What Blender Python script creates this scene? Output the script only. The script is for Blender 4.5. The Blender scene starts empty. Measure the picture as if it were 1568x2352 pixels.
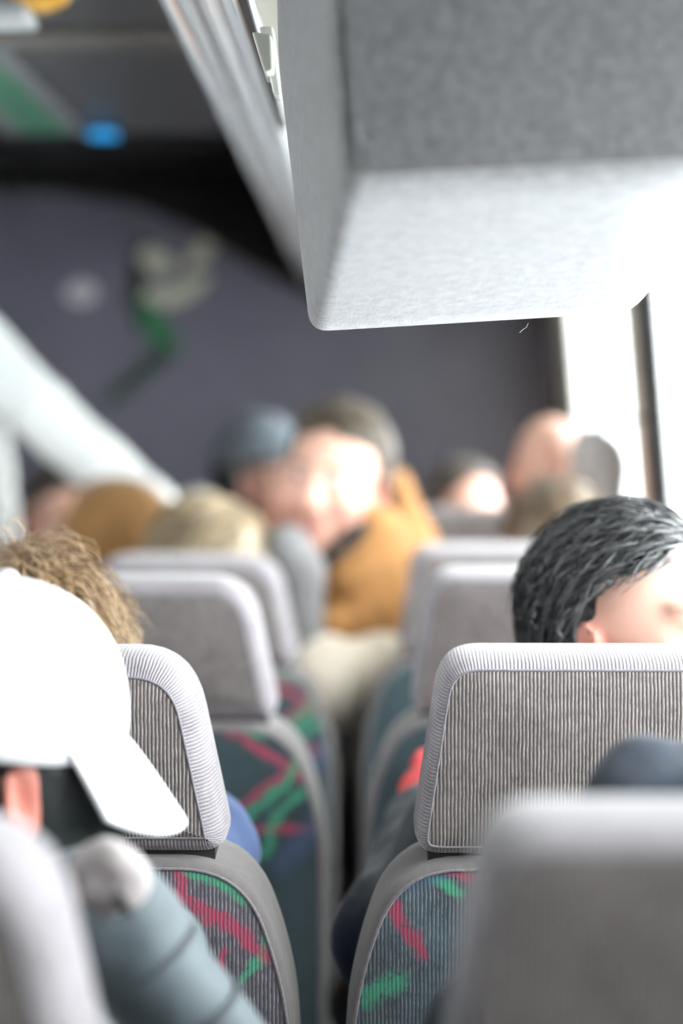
import bpy, math, random
import numpy as np
from mathutils import Vector, Matrix, Euler
R_ = math.radians
SC = bpy.context.scene
COL = SC.collection
rng = np.random.default_rng(7)
random.seed(7)

# ------------------------------------------------------------------ camera, world, exposure
W, H, F = 1568, 2352, 4700.0
CAM_Z = 1.33
VPX, VPY = 880.0, 1000.0                       # where the bus' long axis vanishes in the photograph
cam_d = bpy.data.cameras.new('camera')
cam = bpy.data.objects.new('camera', cam_d); COL.objects.link(cam); SC.camera = cam
cam_d.sensor_width = 36; cam_d.sensor_fit = 'AUTO'; cam_d.lens = 36 * F / H
cam_d.clip_start = .02
yaw = math.atan((VPX - W / 2) / F); pit = math.atan((VPY - H / 2) / F)
cam.location = (0, 0, CAM_Z)
cam.rotation_euler = (R_(90) + pit, 0, yaw)
cam_d.dof.use_dof = True
cam_d.dof.focus_distance = 1.76
cam_d.dof.aperture_fstop = 1.95
CM = Euler((R_(90) + pit, 0, yaw)).to_matrix()

def at(px, py, Y):
    """point of the bus at distance Y along the aisle that the photograph shows at pixel (px, py)"""
    d = CM @ Vector(((px - W / 2) / F, -(py - H / 2) / F, -1))
    t = Y / d.y
    return Vector((d.x * t, Y, CAM_Z + d.z * t))

wd = bpy.data.worlds.new('overcast_sky'); SC.world = wd; wd.use_nodes = True
nt = wd.node_tree; nt.nodes.clear()
o_ = nt.nodes.new('ShaderNodeOutputWorld'); bg = nt.nodes.new('ShaderNodeBackground')
tc = nt.nodes.new('ShaderNodeTexCoord'); sx = nt.nodes.new('ShaderNodeSeparateXYZ')
cr = nt.nodes.new('ShaderNodeValToRGB')
cr.color_ramp.elements[0].position = .42; cr.color_ramp.elements[0].color = (.84, .87, .88, 1)
cr.color_ramp.elements[1].position = .62; cr.color_ramp.elements[1].color = (.985, .995, 1, 1)
mp = nt.nodes.new('ShaderNodeMapRange'); mp.inputs[1].default_value = -1; mp.inputs[2].default_value = 1
nt.links.new(tc.outputs['Generated'], sx.inputs[0]); nt.links.new(sx.outputs[2], mp.inputs[0])
nt.links.new(mp.outputs[0], cr.inputs[0]); nt.links.new(cr.outputs[0], bg.inputs[0])
bg.inputs[1].default_value = 5.0
nt.links.new(bg.outputs[0], o_.inputs[0])
SC.view_settings.view_transform = 'Standard'; SC.view_settings.look = 'None'
SC.view_settings.gamma = 1; SC.view_settings.use_curve_mapping = False
SC.view_settings.exposure = 2.0
SC.cycles.max_bounces = 10; SC.cycles.diffuse_bounces = 6; SC.cycles.transparent_max_bounces = 12
SC.cycles.sample_clamp_indirect = 8

# ------------------------------------------------------------------ materials
MATS = {}
class NB:
    def __init__(s, name):
        s.m = bpy.data.materials.new(name); s.m.use_nodes = True
        s.t = s.m.node_tree; s.b = s.t.nodes['Principled BSDF']
    def n(s, kind, **kw):
        x = s.t.nodes.new('ShaderNode' + kind)
        for k, v in kw.items(): setattr(x, k, v)
        return x
    def l(s, a, b): s.t.links.new(a, b)
    def math(s, op, a, b=None, c=None):
        x = s.n('Math', operation=op)
        for i, v in enumerate((a, b, c)):
            if v is None: continue
            if hasattr(v, 'links'): s.l(v, x.inputs[i])
            else: x.inputs[i].default_value = v
        return x.outputs[0]
    def mix(s, f, a, b):
        x = s.n('Mix', data_type='RGBA')
        for i, v in ((0, f), (6, a), (7, b)):
            if hasattr(v, 'links'): s.l(v, x.inputs[i])
            elif isinstance(v, (int, float)): x.inputs[i].default_value = v
            else: x.inputs[i].default_value = (*v[:3], 1)
        return x.outputs[2]
    def noise(s, vec, scale, detail=3, rough=.6, dist=0):
        x = s.n('TexNoise'); x.inputs['Scale'].default_value = scale; x.inputs['Detail'].default_value = detail
        x.inputs['Roughness'].default_value = rough; x.inputs['Distortion'].default_value = dist
        if vec is not None: s.l(vec, x.inputs['Vector'])
        return x.outputs[0]
    def ramp(s, f, a, b):
        x = s.n('MapRange'); s.l(f, x.inputs[0]); x.inputs[1].default_value = a; x.inputs[2].default_value = b
        return x.outputs[0]
    def bump(s, h, strength, dist):
        x = s.n('Bump'); x.inputs['Strength'].default_value = strength; x.inputs['Distance'].default_value = dist
        s.l(h, x.inputs['Height']); s.l(x.outputs[0], s.b.inputs['Normal'])
    def set(s, **kw):
        for k, v in kw.items(): s.b.inputs[k.replace('_', ' ')].default_value = v
        return s

def mat(name, c, rough=.6, var=.15, scale=40, bump=0, sheen=0, metal=0, stretch=None, c2=None, coat=0, spec=.5, lo=.3, hi=.7):
    """plain procedural material: two tones mixed by noise, optional bump"""
    if name in MATS: return MATS[name]
    b = NB(name)
    v = b.n('TexCoord').outputs['Object']
    if stretch:
        mpn = b.n('Mapping'); b.l(v, mpn.inputs[0]); mpn.inputs['Scale'].default_value = stretch; v = mpn.outputs[0]
    nz = b.noise(v, scale)
    cc = c2 or tuple(x * (1 - var) for x in c)
    c1 = c if c2 else tuple(min(1, x * (1 + var)) for x in c)
    b.l(b.mix(b.ramp(nz, lo, hi), cc, c1), b.b.inputs['Base Color'])
    b.set(Roughness=rough, Metallic=metal, Sheen_Weight=sheen, Coat_Weight=coat)
    b.b.inputs['Specular IOR Level'].default_value = spec
    if bump: b.bump(nz, bump, .003)
    MATS[name] = b.m
    return b.m

def ribbed(name, dark, light, period=.0032, sheen=.5):
    """corduroy-like moquette: pale ribs along one direction (uv.x is metres across the ribs)"""
    b = NB(name)
    uv = b.n('UVMap').outputs[0]
    s3 = b.n('SeparateXYZ'); b.l(uv, s3.inputs[0])
    ob = b.n('TexCoord').outputs['Object']
    wob = b.math('MULTIPLY', b.noise(ob, 60, 2), .0014)
    ph = b.math('MULTIPLY', b.math('ADD', s3.outputs[0], wob), 2 * math.pi / period)
    st = b.math('MULTIPLY_ADD', b.math('SINE', ph), .5, .5)
    fine = b.noise(ob, 700, 2); blot = b.ramp(b.noise(ob, 28, 4), .35, .68); mid = b.ramp(b.noise(ob, 130, 3), .3, .7)
    f = b.math('MULTIPLY', b.ramp(st, .5, 1), b.math('MULTIPLY_ADD', mid, .7, .25))
    dk = b.mix(blot, dark, tuple(x * 1.45 for x in dark))
    col = b.mix(f, dk, light)
    col = b.mix(b.math('MULTIPLY', fine, .35), col, tuple(x * .6 for x in dark))
    b.l(col, b.b.inputs['Base Color'])
    b.set(Roughness=.85, Sheen_Weight=sheen); b.b.inputs['Sheen Roughness'].default_value = .4
    b.b.inputs['Specular IOR Level'].default_value = .2
    b.bump(b.math('ADD', st, b.math('MULTIPLY', fine, .6)), .5, .0012)
    return b.m

def patterned(name, base, light, strokes):
    """ribbed moquette woven with broken brush strokes (local panel coordinates in metres, uv)"""
    b = NB(name)
    uv = b.n('UVMap').outputs[0]
    s3 = b.n('SeparateXYZ'); b.l(uv, s3.inputs[0])
    ob = b.n('TexCoord').outputs['Object']
    ph = b.math('MULTIPLY', b.math('ADD', s3.outputs[0], b.math('MULTIPLY', b.noise(ob, 60, 2), .0015)), 2 * math.pi / .0034)
    st = b.math('MULTIPLY_ADD', b.math('SINE', ph), .5, .5)
    blot = b.ramp(b.noise(ob, 9, 2), .35, .65)
    col = b.mix(blot, base[0], base[1])
    mid = b.ramp(b.noise(ob, 130, 3), .3, .7)
    col = b.mix(b.math('MULTIPLY', b.ramp(st, .55, 1), b.math('MULTIPLY', mid, .6)), col, light)
    wob = b.n('TexNoise'); wob.inputs['Scale'].default_value = 45; wob.inputs['Detail'].default_value = 4
    b.l(ob, wob.inputs['Vector'])
    vw = b.n('VectorMath', operation='MULTIPLY_ADD'); b.l(wob.outputs['Color'], vw.inputs[0])
    vw.inputs[1].default_value = (.022, .022, 0); vw.inputs[2].default_value = (-.011, -.011, 0)
    p = b.n('VectorMath', operation='ADD'); b.l(uv, p.inputs[0]); b.l(vw.outputs[0], p.inputs[1])
    brk = b.noise(ob, 240, 3)
    masks = {}
    for (kind, x0, z0, x1, z1, w) in strokes:
        ax, az = x1 - x0, z1 - z0; L2 = ax * ax + az * az
        d = b.n('VectorMath', operation='SUBTRACT'); b.l(p.outputs[0], d.inputs[0]); d.inputs[1].default_value = (x0, z0, 0)
        dt = b.n('VectorMath', operation='DOT_PRODUCT'); b.l(d.outputs[0], dt.inputs[0]); dt.inputs[1].default_value = (ax / L2, az / L2, 0)
        cl = b.n('Clamp'); b.l(dt.outputs['Value'], cl.inputs[0])
        pr = b.n('VectorMath', operation='SCALE'); pr.inputs[0].default_value = (ax, az, 0); b.l(cl.outputs[0], pr.inputs['Scale'])
        ds = b.n('VectorMath', operation='DISTANCE'); b.l(d.outputs[0], ds.inputs[0]); b.l(pr.outputs[0], ds.inputs[1])
        m = b.math('SUBTRACT', 1, b.ramp(ds.outputs['Value'], w * .2, w * .72))
        masks[kind] = m if kind not in masks else b.math('MAXIMUM', masks[kind], m)
    cols = {'g': (.06, .34, .20), 'p': (.42, .05, .11), 'b': (.07, .10, .18)}
    for k, m in masks.items():
        f = b.math('MULTIPLY', m, b.ramp(b.math('ADD', brk, b.math('MULTIPLY', m, .12)), .40, .56))
        f = b.math('MULTIPLY', f, b.math('MULTIPLY_ADD', st, .35, .6))
        col = b.mix(f, col, cols[k])
    b.l(col, b.b.inputs['Base Color'])
    b.set(Roughness=.85, Sheen_Weight=.3); b.b.inputs['Specular IOR Level'].default_value = .2
    b.bump(st, .4, .001)
    return b.m

def skin_mat():
    b = NB('skin')
    a = b.n('Attribute'); a.attribute_name = 'col'
    ob = b.n('TexCoord').outputs['Object']
    nz = b.noise(ob, 55, 3)
    c = b.mix(b.math('MULTIPLY', nz, .16), a.outputs['Color'], (.62, .25, .20))
    b.l(c, b.b.inputs['Base Color']); b.set(Roughness=.5)
    b.b.inputs['Subsurface Weight'].default_value = .12
    b.b.inputs['Subsurface Radius'].default_value = (.012, .004, .002)
    return b.m

M_SKIN = skin_mat()
M_HEAD = ribbed('headrest_moquette', (.100, .083, .083), (.50, .475, .45))
M_GUSS = ribbed('gusset_moquette', (.21, .19, .21), (.52, .51, .51), .0032)
M_VEL = mat('plain_velour', (.115, .102, .102), .85, .12, 90, .15, sheen=.5, spec=.2)
M_PIPE = mat('seam_piping', (.17, .155, .175), .8, .25, 300, .2, sheen=.3)
M_SEATP = mat('seat_plastic', (.018, .018, .02), .6, .2, 60)
M_FELT = None

# ------------------------------------------------------------------ object helpers
def link(name, me, m, parent=None, loc=(0, 0, 0)):
    o = bpy.data.objects.new(name, me); COL.objects.link(o)
    if m is not None and not me.materials: me.materials.append(m)
    o.location = loc
    if parent is not None: o.parent = parent
    return o
def tag(o, label, cat, group=None):
    o['label'] = label; o['category'] = cat
    if group: o['group'] = group
    return o
def struct(o): o['kind'] = 'structure'; return o
def empty(name, loc, label, cat, group=None):
    o = bpy.data.objects.new(name, None); COL.objects.link(o); o.location = loc; o.empty_display_size = .05
    return tag(o, label, cat, group)

def mesh(name, V, Fc, smooth=True, uv=None):
    me = bpy.data.meshes.new(name)
    me.from_pydata([tuple(v) for v in V], [], [tuple(f) for f in Fc])
    if smooth: me.polygons.foreach_set('use_smooth', [True] * len(me.polygons))
    if uv is not None:
        L = me.uv_layers.new(name='UVMap')
        li = np.empty(len(me.loops), dtype=np.int32); me.loops.foreach_get('vertex_index', li)
        L.data.foreach_set('uv', np.asarray(uv, dtype=np.float32)[li].ravel())
    me.update(); return me

def quads_mesh(name, V, Q):
    """numpy fast path"""
    me = bpy.data.meshes.new(name); n = len(Q); k = Q.shape[1]
    me.vertices.add(len(V)); me.vertices.foreach_set('co', np.asarray(V, dtype=np.float32).ravel())
    me.loops.add(n * k); me.loops.foreach_set('vertex_index', Q.astype(np.int32).ravel())
    me.polygons.add(n); me.polygons.foreach_set('loop_start', np.arange(0, n * k, k, dtype=np.int32))
    try: me.polygons.foreach_set('loop_total', np.full(n, k, dtype=np.int32))
    except Exception: pass
    me.polygons.foreach_set('use_smooth', np.ones(n, dtype=bool))
    me.update(calc_edges=True); me.validate(); return me

class MB:
    """several boxes / prisms / tubes joined in one mesh"""
    def __init__(s): s.V, s.F = [], []
    def add(s, V, Fc):
        k = len(s.V); s.V += [tuple(v) for v in V]; s.F += [tuple(i + k for i in f) for f in Fc]; return s
    def box(s, lo, hi, M=None):
        (a, b, c), (d, e, f) = lo, hi
        V = [Vector(p) for p in ((a,b,c),(d,b,c),(d,e,c),(a,e,c),(a,b,f),(d,b,f),(d,e,f),(a,e,f))]
        if M is not None: V = [M @ v for v in V]
        return s.add(V, [(3,2,1,0),(4,5,6,7),(0,1,5,4),(1,2,6,5),(2,3,7,6),(3,0,4,7)])
    def prism(s, pts, off):
        n = len(pts); off = Vector(off); A = [Vector(p) for p in pts]
        return s.add(A + [p + off for p in A], [tuple(range(n))[::-1], tuple(range(n, 2*n))] + [(i, (i+1) % n, n + (i+1) % n, n + i) for i in range(n)])
    def tube(s, path, r, n=8, closed=False):
        P = [Vector(p) for p in path]; m = len(P); V = []; Fc = []
        rr = r if hasattr(r, '__len__') else [r] * m
        up = Vector((0.13, .31, .94))
        for i, p in enumerate(P):
            if closed: t = P[(i+1) % m] - P[i-1]
            else: t = P[min(i+1, m-1)] - P[max(i-1, 0)]
            t.normalize(); a = t.cross(up)
            if a.length < 1e-3: a = t.cross(Vector((1, 0, 0)))
            a.normalize(); b = t.cross(a)
            for k in range(n):
                q = 2 * math.pi * k / n; V.append(p + (a * math.cos(q) + b * math.sin(q)) * rr[i])
        for i in range(m if closed else m - 1):
            for k in range(n):
                i2 = (i + 1) % m; k2 = (k + 1) % n
                Fc.append((i*n+k, i*n+k2, i2*n+k2, i2*n+k))
        if not closed: Fc += [tuple(range(n))[::-1], tuple((m-1)*n + k for k in range(n))]
        return s.add(V, Fc)
    def build(s, name, m, parent=None, loc=(0,0,0), bevel=0, smooth=False, seg=2):
        me = mesh(name, s.V, s.F, smooth)
        o = link(name, me, m, parent, loc)
        if bevel:
            md = o.modifiers.new('bevel', 'BEVEL'); md.width = bevel; md.segments = seg; md.limit_method = 'ANGLE'
        return o

# ------------------------------------------------------------------ signed-distance modelling
def noise3(P, s, seed=0):
    r = np.random.default_rng(seed); out = np.zeros(len(P))
    for i in range(6):
        k = r.normal(size=3) * s * (1 + .5 * i); out += np.sin(P @ k + r.uniform(0, 6.28)) / (1 + .5 * i)
    return out / 3

class SDF:
    def __init__(s, h, k=.02): s.h, s.k, s.prims = h, k, []
    def _p(s, fn, lo, hi, k, op): s.prims.append((fn, np.array(lo, float), np.array(hi, float), s.k if k is None else k, op)); return s
    def cap(s, a, b, ra, rb=None, k=None, op='+'):
        a = np.array(a, float); b = np.array(b, float); rb = ra if rb is None else rb
        ab = b - a; L2 = max(ab @ ab, 1e-9); rm = max(ra, rb)
        def fn(P):
            t = np.clip(((P - a) @ ab) / L2, 0, 1)
            return np.linalg.norm(P - a - t[:, None] * ab, axis=1) - (ra + (rb - ra) * t)
        return s._p(fn, np.minimum(a, b) - rm, np.maximum(a, b) + rm, k, op)
    def ell(s, c, r, M=None, k=None, op='+'):
        c = np.array(c, float); r = np.array(r, float); R = np.eye(3) if M is None else np.array(M, float)[:3, :3]
        rm = r.max()
        def fn(P):
            q = (P - c) @ R; k0 = np.linalg.norm(q / r, axis=1); k1 = np.linalg.norm(q / (r * r), axis=1)
            return np.where(k1 > 1e-6, k0 * (k0 - 1) / np.maximum(k1, 1e-6), -r.min())
        return s._p(fn, c - rm, c + rm, k, op)
    def sph(s, c, r, k=None, op='+'): return s.cap(c, c, r, r, k, op)
    def box(s, c, r, M=None, rad=.01, k=None, op='+'):
        c = np.array(c, float); r = np.array(r, float) - rad; R = np.eye(3) if M is None else np.array(M, float)[:3, :3]
        rm = np.linalg.norm(r) + rad
        def fn(P):
            q = np.abs((P - c) @ R) - r
            return np.linalg.norm(np.maximum(q, 0), axis=1) + np.minimum(q.max(axis=1), 0) - rad
        return s._p(fn, c - rm, c + rm, k, op)
    def plane_cut(s, p, n, k=.004):
        """remove what lies on the side the normal points to"""
        p = np.array(p, float); n = np.array(n, float); n = n / np.linalg.norm(n)
        return s._p(lambda P: -((P - p) @ n), (-9,)*3, (9,)*3, k, '-')
    def disp(s, fn): s.prims.append((fn, None, None, 0, 'd')); return s
    def grid(s):
        m = 2 * s.h + .012
        add = [p for p in s.prims if p[4] == '+']
        lo = np.min([p[1] for p in add], axis=0) - m; hi = np.max([p[2] for p in add], axis=0) + m
        n = np.ceil((hi - lo) / s.h).astype(int) + 1
        Fv = np.full(n, .15, dtype=np.float32)
        ax = [lo[i] + s.h * np.arange(n[i]) for i in range(3)]
        for fn, a, b, k, op in s.prims:
            if op == 'd':
                idx = np.argwhere(np.abs(Fv) < .03)
                P = lo + s.h * idx; Fv[tuple(idx.T)] += fn(P).astype(np.float32); continue
            pad = 1.2 * k + 2 * s.h + .01
            i0 = np.clip(np.floor((a - pad - lo) / s.h).astype(int), 0, n - 1); i1 = np.clip(np.ceil((b + pad - lo) / s.h).astype(int) + 1, 1, n)
            if (i1 <= i0).any(): continue
            sl = tuple(slice(i0[i], i1[i]) for i in range(3))
            X = np.stack(np.meshgrid(*[ax[i][sl[i]] for i in range(3)], indexing='ij'), -1).reshape(-1, 3)
            d = fn(X).reshape(Fv[sl].shape); f = Fv[sl]; kk = max(k, 1e-5)
            if op == '+':
                hh = np.maximum(kk - np.abs(f - d), 0) / kk; Fv[sl] = np.minimum(f, d) - hh * hh * kk / 4
            else:
                d = -d; hh = np.maximum(kk - np.abs(f - d), 0) / kk; Fv[sl] = np.maximum(f, d) + hh * hh * kk / 4
        return Fv, lo
    def build(s, name, m, parent=None, origin=(0, 0, 0), color=None):
        Fv, lo = s.grid(); V, Q = surf(Fv, lo, s.h)
        o = np.array(origin, float)
        me = quads_mesh(name, V - o, Q)
        if color is not None:
            c = color(V); at_ = me.color_attributes.new('col', 'FLOAT_COLOR', 'POINT')
            if len(at_.data) == len(c): at_.data.foreach_set('color', np.c_[c, np.ones(len(c))].astype(np.float32).ravel())
        ob = link(name, me, m, parent)
        if parent is None: ob.location = origin
        return ob

def surf(Fv, lo, h):
    """naive surface nets"""
    S = Fv < 0; nx, ny, nz = Fv.shape
    c = [S[i:nx-1+i, j:ny-1+j, k:nz-1+k] for i in (0, 1) for j in (0, 1) for k in (0, 1)]
    cnt = sum(x.astype(np.int8) for x in c); act = (cnt > 0) & (cnt < 8)
    idx = -np.ones(act.shape, dtype=np.int64); cells = np.argwhere(act); idx[act] = np.arange(len(cells))
    acc = np.zeros((len(cells), 3)); num = np.zeros(len(cells))
    I, J, K = cells.T
    for ax in range(3):
        for u in (0, 1):
            for v in (0, 1):
                o0 = [0, 0, 0]; o0[(ax+1) % 3] = u; o0[(ax+2) % 3] = v; o1 = list(o0); o1[ax] = 1
                f0 = Fv[I+o0[0], J+o0[1], K+o0[2]]; f1 = Fv[I+o1[0], J+o1[1], K+o1[2]]
                cr_ = (f0 < 0) != (f1 < 0); t = np.where(cr_, f0 / np.where(cr_, f0 - f1, 1), 0)
                p = np.array(o0, float)[None] + t[:, None] * np.eye(3)[ax][None]
                acc[cr_] += p[cr_]; num[cr_] += 1
    V = lo + h * (cells + acc / num[:, None])
    Qs = []
    for ax in range(3):
        b, c2 = (ax+1) % 3, (ax+2) % 3
        sl0 = [slice(1, n - 1) for n in Fv.shape]; sl1 = list(sl0)
        sl0[ax] = slice(0, Fv.shape[ax]-1); sl1[ax] = slice(1, Fv.shape[ax])
        a0 = S[tuple(sl0)]; a1 = S[tuple(sl1)]; base = np.array([1, 1, 1]); base[ax] = 0
        for flip in (False, True):
            e = np.argwhere(a0 & ~a1) if not flip else np.argwhere(~a0 & a1)
            if not len(e): continue
            e = e + base; q = []
            for (u, v) in ((-1, -1), (0, -1), (0, 0), (-1, 0)):
                x = e.copy(); x[:, b] += u; x[:, c2] += v; q.append(idx[tuple(x.T)])
            q = np.stack(q, 1)
            if flip: q = q[:, ::-1]
            Qs.append(q)
    Q = np.concatenate(Qs); Q = Q[(Q >= 0).all(1)]
    return V, Q

# ------------------------------------------------------------------ the bus shell (structure)
XR, XL, YF, YB = .50, -1.75, 5.9, -1.3
TILT = -.085                                       # side walls lean inwards towards the top
def xr(z): return XR + TILT * (z - 1.4)
def xl(z): return XL - TILT * (z - 1.4)
M_FLOOR = mat('floor_rubber', (.035, .035, .04), .7, .3, 120, .2)
M_WALLP = mat('side_wall_panel', (.16, .16, .165), .6, .06, 20)
M_CREAM = mat('cream_pillar_plastic', (.80, .79, .72), .45, .03, 10)
M_BULK = mat('bulkhead_dark_laminate', (.125, .120, .156), .40, .10, 5, 0, spec=.5)
M_CEILD = mat('dark_ceiling_gloss', (.060, .060, .062), .35, .08, 6)
M_CEILB = mat('black_front_ceiling', (.012, .012, .013), .7, .1, 6)
M_CEILC = mat('beige_ceiling_panel', (.44, .43, .36), .6, .05, 10)
M_COVE = mat('glossy_white_cove', (.88, .90, .90), .16, .02, 8, coat=.3)
M_BLACK = mat('black_rubber', (.012, .012, .013), .6, .2, 50)
M_SNOW = mat('snow_ground', (.82, .85, .88), .9, .05, 2)

struct(MB().box((XL - .2, YB - .1, -.06), (XR + .2, YF + .1, 0)).build('floor', M_FLOOR))
struct(MB().box((-60, -60, -1.05), (60, 60, -.95)).build('ground', M_SNOW))

def side_wall(name, xf, sgn, wins, zlo, zhi, m):
    """wall with rectangular window openings between y pairs"""
    b = MB(); t = .014 * sgn
    def slab(y0, y1, z0, z1):
        pts = [(xf(z0), y0, z0), (xf(z0), y1, z0), (xf(z1), y1, z1), (xf(z1), y0, z1)]
        b.prism(pts if sgn > 0 else pts[::-1], (t, 0, 0))
    slab(YB, YF, 0, zlo); slab(YB, YF, zhi, 2.2)
    ys = sorted([YB, YF] + [y for w in wins for y in w])
    for i in range(0, len(ys), 2):
        if ys[i+1] - ys[i] > 1e-3: slab(ys[i], ys[i+1], zlo, zhi)
    return struct(b.build(name, m))
ZW0, ZW1 = .98, 1.715
winR = [(4.12, 5.28), (2.30, 3.76), (.95, 2.22), (.35, .75)]
winL = [(1.0, 2.2), (2.6, 3.7)]
side_wall('wall_right', xr, 1, winR, ZW0, ZW1, M_CREAM)
ZL0 = 1.28
side_wall('wall_left', xl, -1, winL, ZL0, ZW1, M_WALLP)

def pane_mat():
    b = NB('window_glass'); out = b.t.nodes['Material Output']; b.t.nodes.remove(b.b)
    tr = b.n('BsdfTransparent'); tr.inputs[0].default_value = (.93, .95, .95, 1)
    gl = b.n('BsdfGlossy'); gl.inputs['Roughness'].default_value = .02
    fr = b.n('Fresnel'); fr.inputs[0].default_value = 1.35
    mx = b.n('MixShader'); b.l(b.math('MULTIPLY', fr.outputs[0], .6), mx.inputs[0]); b.l(tr.outputs[0], mx.inputs[1]); b.l(gl.outputs[0], mx.inputs[2])
    b.l(mx.outputs[0], out.inputs[0]); return b.m
M_GLASS = pane_mat()
def window(n, xf, sgn, y0, y1, z0, z1):
    fr = MB(); w = .028
    def bar(ya, yb, za, zb):
        pts = [(xf(za) - .004*sgn, ya, za), (xf(za) - .004*sgn, yb, za), (xf(zb) - .004*sgn, yb, zb), (xf(zb) - .004*sgn, ya, zb)]
        fr.prism(pts if sgn > 0 else pts[::-1], (.014 * sgn, 0, 0))
    bar(y0 - .002, y0 + w, z0, z1); bar(y1 - w, y1 + .002, z0, z1); bar(y0 + w, y1 - w, z0 - .002, z0 + w); bar(y0 + w, y1 - w, z1 - w, z1 + .002)
    o = struct(fr.build('window_%d' % n, M_BLACK if n != 1 else M_CREAM))
    zc = lambda z: xf(z) + .004 * sgn
    pts = [(zc(z0), y0, z0), (zc(z0), y1, z0), (zc(z1), y1, z1), (zc(z1), y0, z1)]
    MB().prism(pts, (.003 * sgn, 0, 0)).build('window_pane', M_GLASS, o)
    return o
k = 1
for (a, b_) in winR: window(k, xr, 1, a, b_, ZW0, ZW1); k += 1
for (a, b_) in winL: window(k, xl, -1, a, b_, ZL0, ZW1); k += 1
# black vertical rubber seal on the pillar between the two front right windows
struct(MB().prism([(xr(ZW0) - .012, 3.755, ZW0), (xr(ZW0) - .012, 3.91, ZW0), (xr(ZW1) - .012, 3.91, ZW1), (xr(ZW1) - .012, 3.755, ZW1)], (.014, 0, 0)).build('trim_1', M_BLACK))
# front bulkhead and rear wall with its window
struct(MB().prism([(xl(0) - .01, YF, 0), (xl(2.2) - .01, YF, 2.2), (xr(2.2) + .01, YF, 2.2), (xr(0) + .01, YF, 0)][::-1], (0, .06, 0)).build('wall_front', M_BULK))
struct(MB().box((XL - .2, YB - .03, 0), (XR + .2, YB, 2.2)).build('wall_rear', mat('dark_rear_panel', (.08, .08, .085), .7, .1, 10)))

# ceiling: dark central panel up to Y=4.1, a raised black one beyond, beige panel above the seats
ZC, ZS, YS = CAM_Z + .60, CAM_Z + .40, 4.09
XC0 = -.222
struct(MB().box((XL - .05, YB, ZC), (XC0 + .01, YS, ZC + .04)).build('ceiling', M_CEILD))
struct(MB().box((XL - .05, YS, ZC + .17), (XC0 + .01, YF, ZC + .21)).box((XL - .05, YS - .03, ZC + .04), (XC0 + .01, YS, ZC + .21)).build('ceiling_front', M_CEILB))
struct(MB().box((-.118, YB, ZS), (XR + .02, YF, ZS + .04)).build('ceiling_right', M_CEILC))
struct(MB().box((XL - .2, YB - .1, 2.2), (XR + .2, YF + .1, 2.26)).build('roof', M_WALLP))
struct(MB().box((XL - .04, at(0, 100, 3.05).y - .02, ZC - .012), (XC0, at(0, 75, 3.05).y + .07, ZC)).build('trim_2', mat('pale_ceiling_rib', (.14, .125, .115), .5, .05, 20)))
# white cove: a ridged glossy strip between the dark ceiling and the panel above the seats
sec = [(-.222, ZC + .02), (-.228, CAM_Z + .455), (-.216, CAM_Z + .438), (-.203, CAM_Z + .441), (-.190, CAM_Z + .424), (-.178, CAM_Z + .428), (-.164, CAM_Z + .409), (-.150, CAM_Z + .412), (-.134, CAM_Z + .396), (-.126, CAM_Z + .398), (-.118, ZS + .02)]
cv = MB(); n = len(sec)
V = [(x, y, z) for y in (YB, YF) for (x, z) in sec]
cv.add(V, [(i, i + 1, n + i + 1, n + i) for i in range(n - 1)])
cvo = struct(cv.build('ceiling_cove', M_COVE))
md = cvo.modifiers.new('thick', 'SOLIDIFY'); md.thickness = .006; md.offset = -1
md = cvo.modifiers.new('bev', 'BEVEL'); md.width = .003; md.segments = 2
struct(MB().box((-.130, YB, CAM_Z + .388), (-.122, 2.62, CAM_Z + .396)).build('trim_3', M_BLACK))

# green stripe with grey edges that runs along the dark ceiling
gs = empty('ceiling_stripe', (-.66, 3.6, ZC), 'dim green stripe with grey edges running along the dark ceiling', 'stripe')
zc = -.004
MB().box((-.045, -1.4, -.004), (.045, .46, 0)).build('green_band', mat('green_band', (.045, .17, .10), .4, .1, 6), gs)
for s in (-1, 1):
    MB().box((s*.045 if s > 0 else -.075, -1.4, -.004), (.075 if s > 0 else s*.045, .46, 0)).build('grey_edge', mat('grey_edge', (.17, .17, .18), .4, .05, 6), gs)

# ------------------------------------------------------------------ carpeted housing under the ceiling
def felt():
    b = NB('grey_felt'); ob = b.n('TexCoord').outputs['Object']
    f = b.noise(ob, 420, 4, .7); m = b.noise(ob, 95, 3); big = b.noise(ob, 9, 3)
    c = b.mix(b.ramp(m, .3, .7), (.23, .225, .228), (.36, .36, .365)); c = b.mix(b.math('MULTIPLY', b.ramp(f, .35, .7), .4), c, (.15, .146, .146))
    c = b.mix(b.math('MULTIPLY', b.ramp(big, .4, .7), .15), c, (.24, .215, .20))
    b.l(c, b.b.inputs['Base Color']); b.set(Roughness=.95, Sheen_Weight=.5); b.b.inputs['Specular IOR Level'].default_value = .1
    b.bump(b.math('ADD', f, m), .5, .002); return b.m
M_FELT = felt()
def px(l, Y): return [at(a, b, Y) for a, b in l]
def rpoly(P, radii, seg=5):
    """round the corners of a closed polygon"""
    out = []; n = len(P)
    for i in range(n):
        p = Vector(P[i]); a = Vector(P[i-1]) - p; b = Vector(P[(i+1) % n]) - p; r = radii[i]
        if r <= 0: out += [p.copy() for _ in range(seg + 1)]; continue
        r = min(r, a.length * .45, b.length * .45); A = p + a.normalized() * r; B = p + b.normalized() * r
        for k in range(seg + 1):
            t = k / seg; out.append(A * (1-t)**2 + p * 2*t*(1-t) + B * t*t)
    return out
YN, YM = 1.40, 1.74
zt = ZS - .001
far = px([(634, -20), (640, 150), (712, 762), (1448, 718), (1507, 650), (1575, 520)], YM)
far = [Vector((far[0].x, YM, zt)), far[1], far[2], far[3], far[4], far[5], Vector((XR - .04, YM, zt))]
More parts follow.
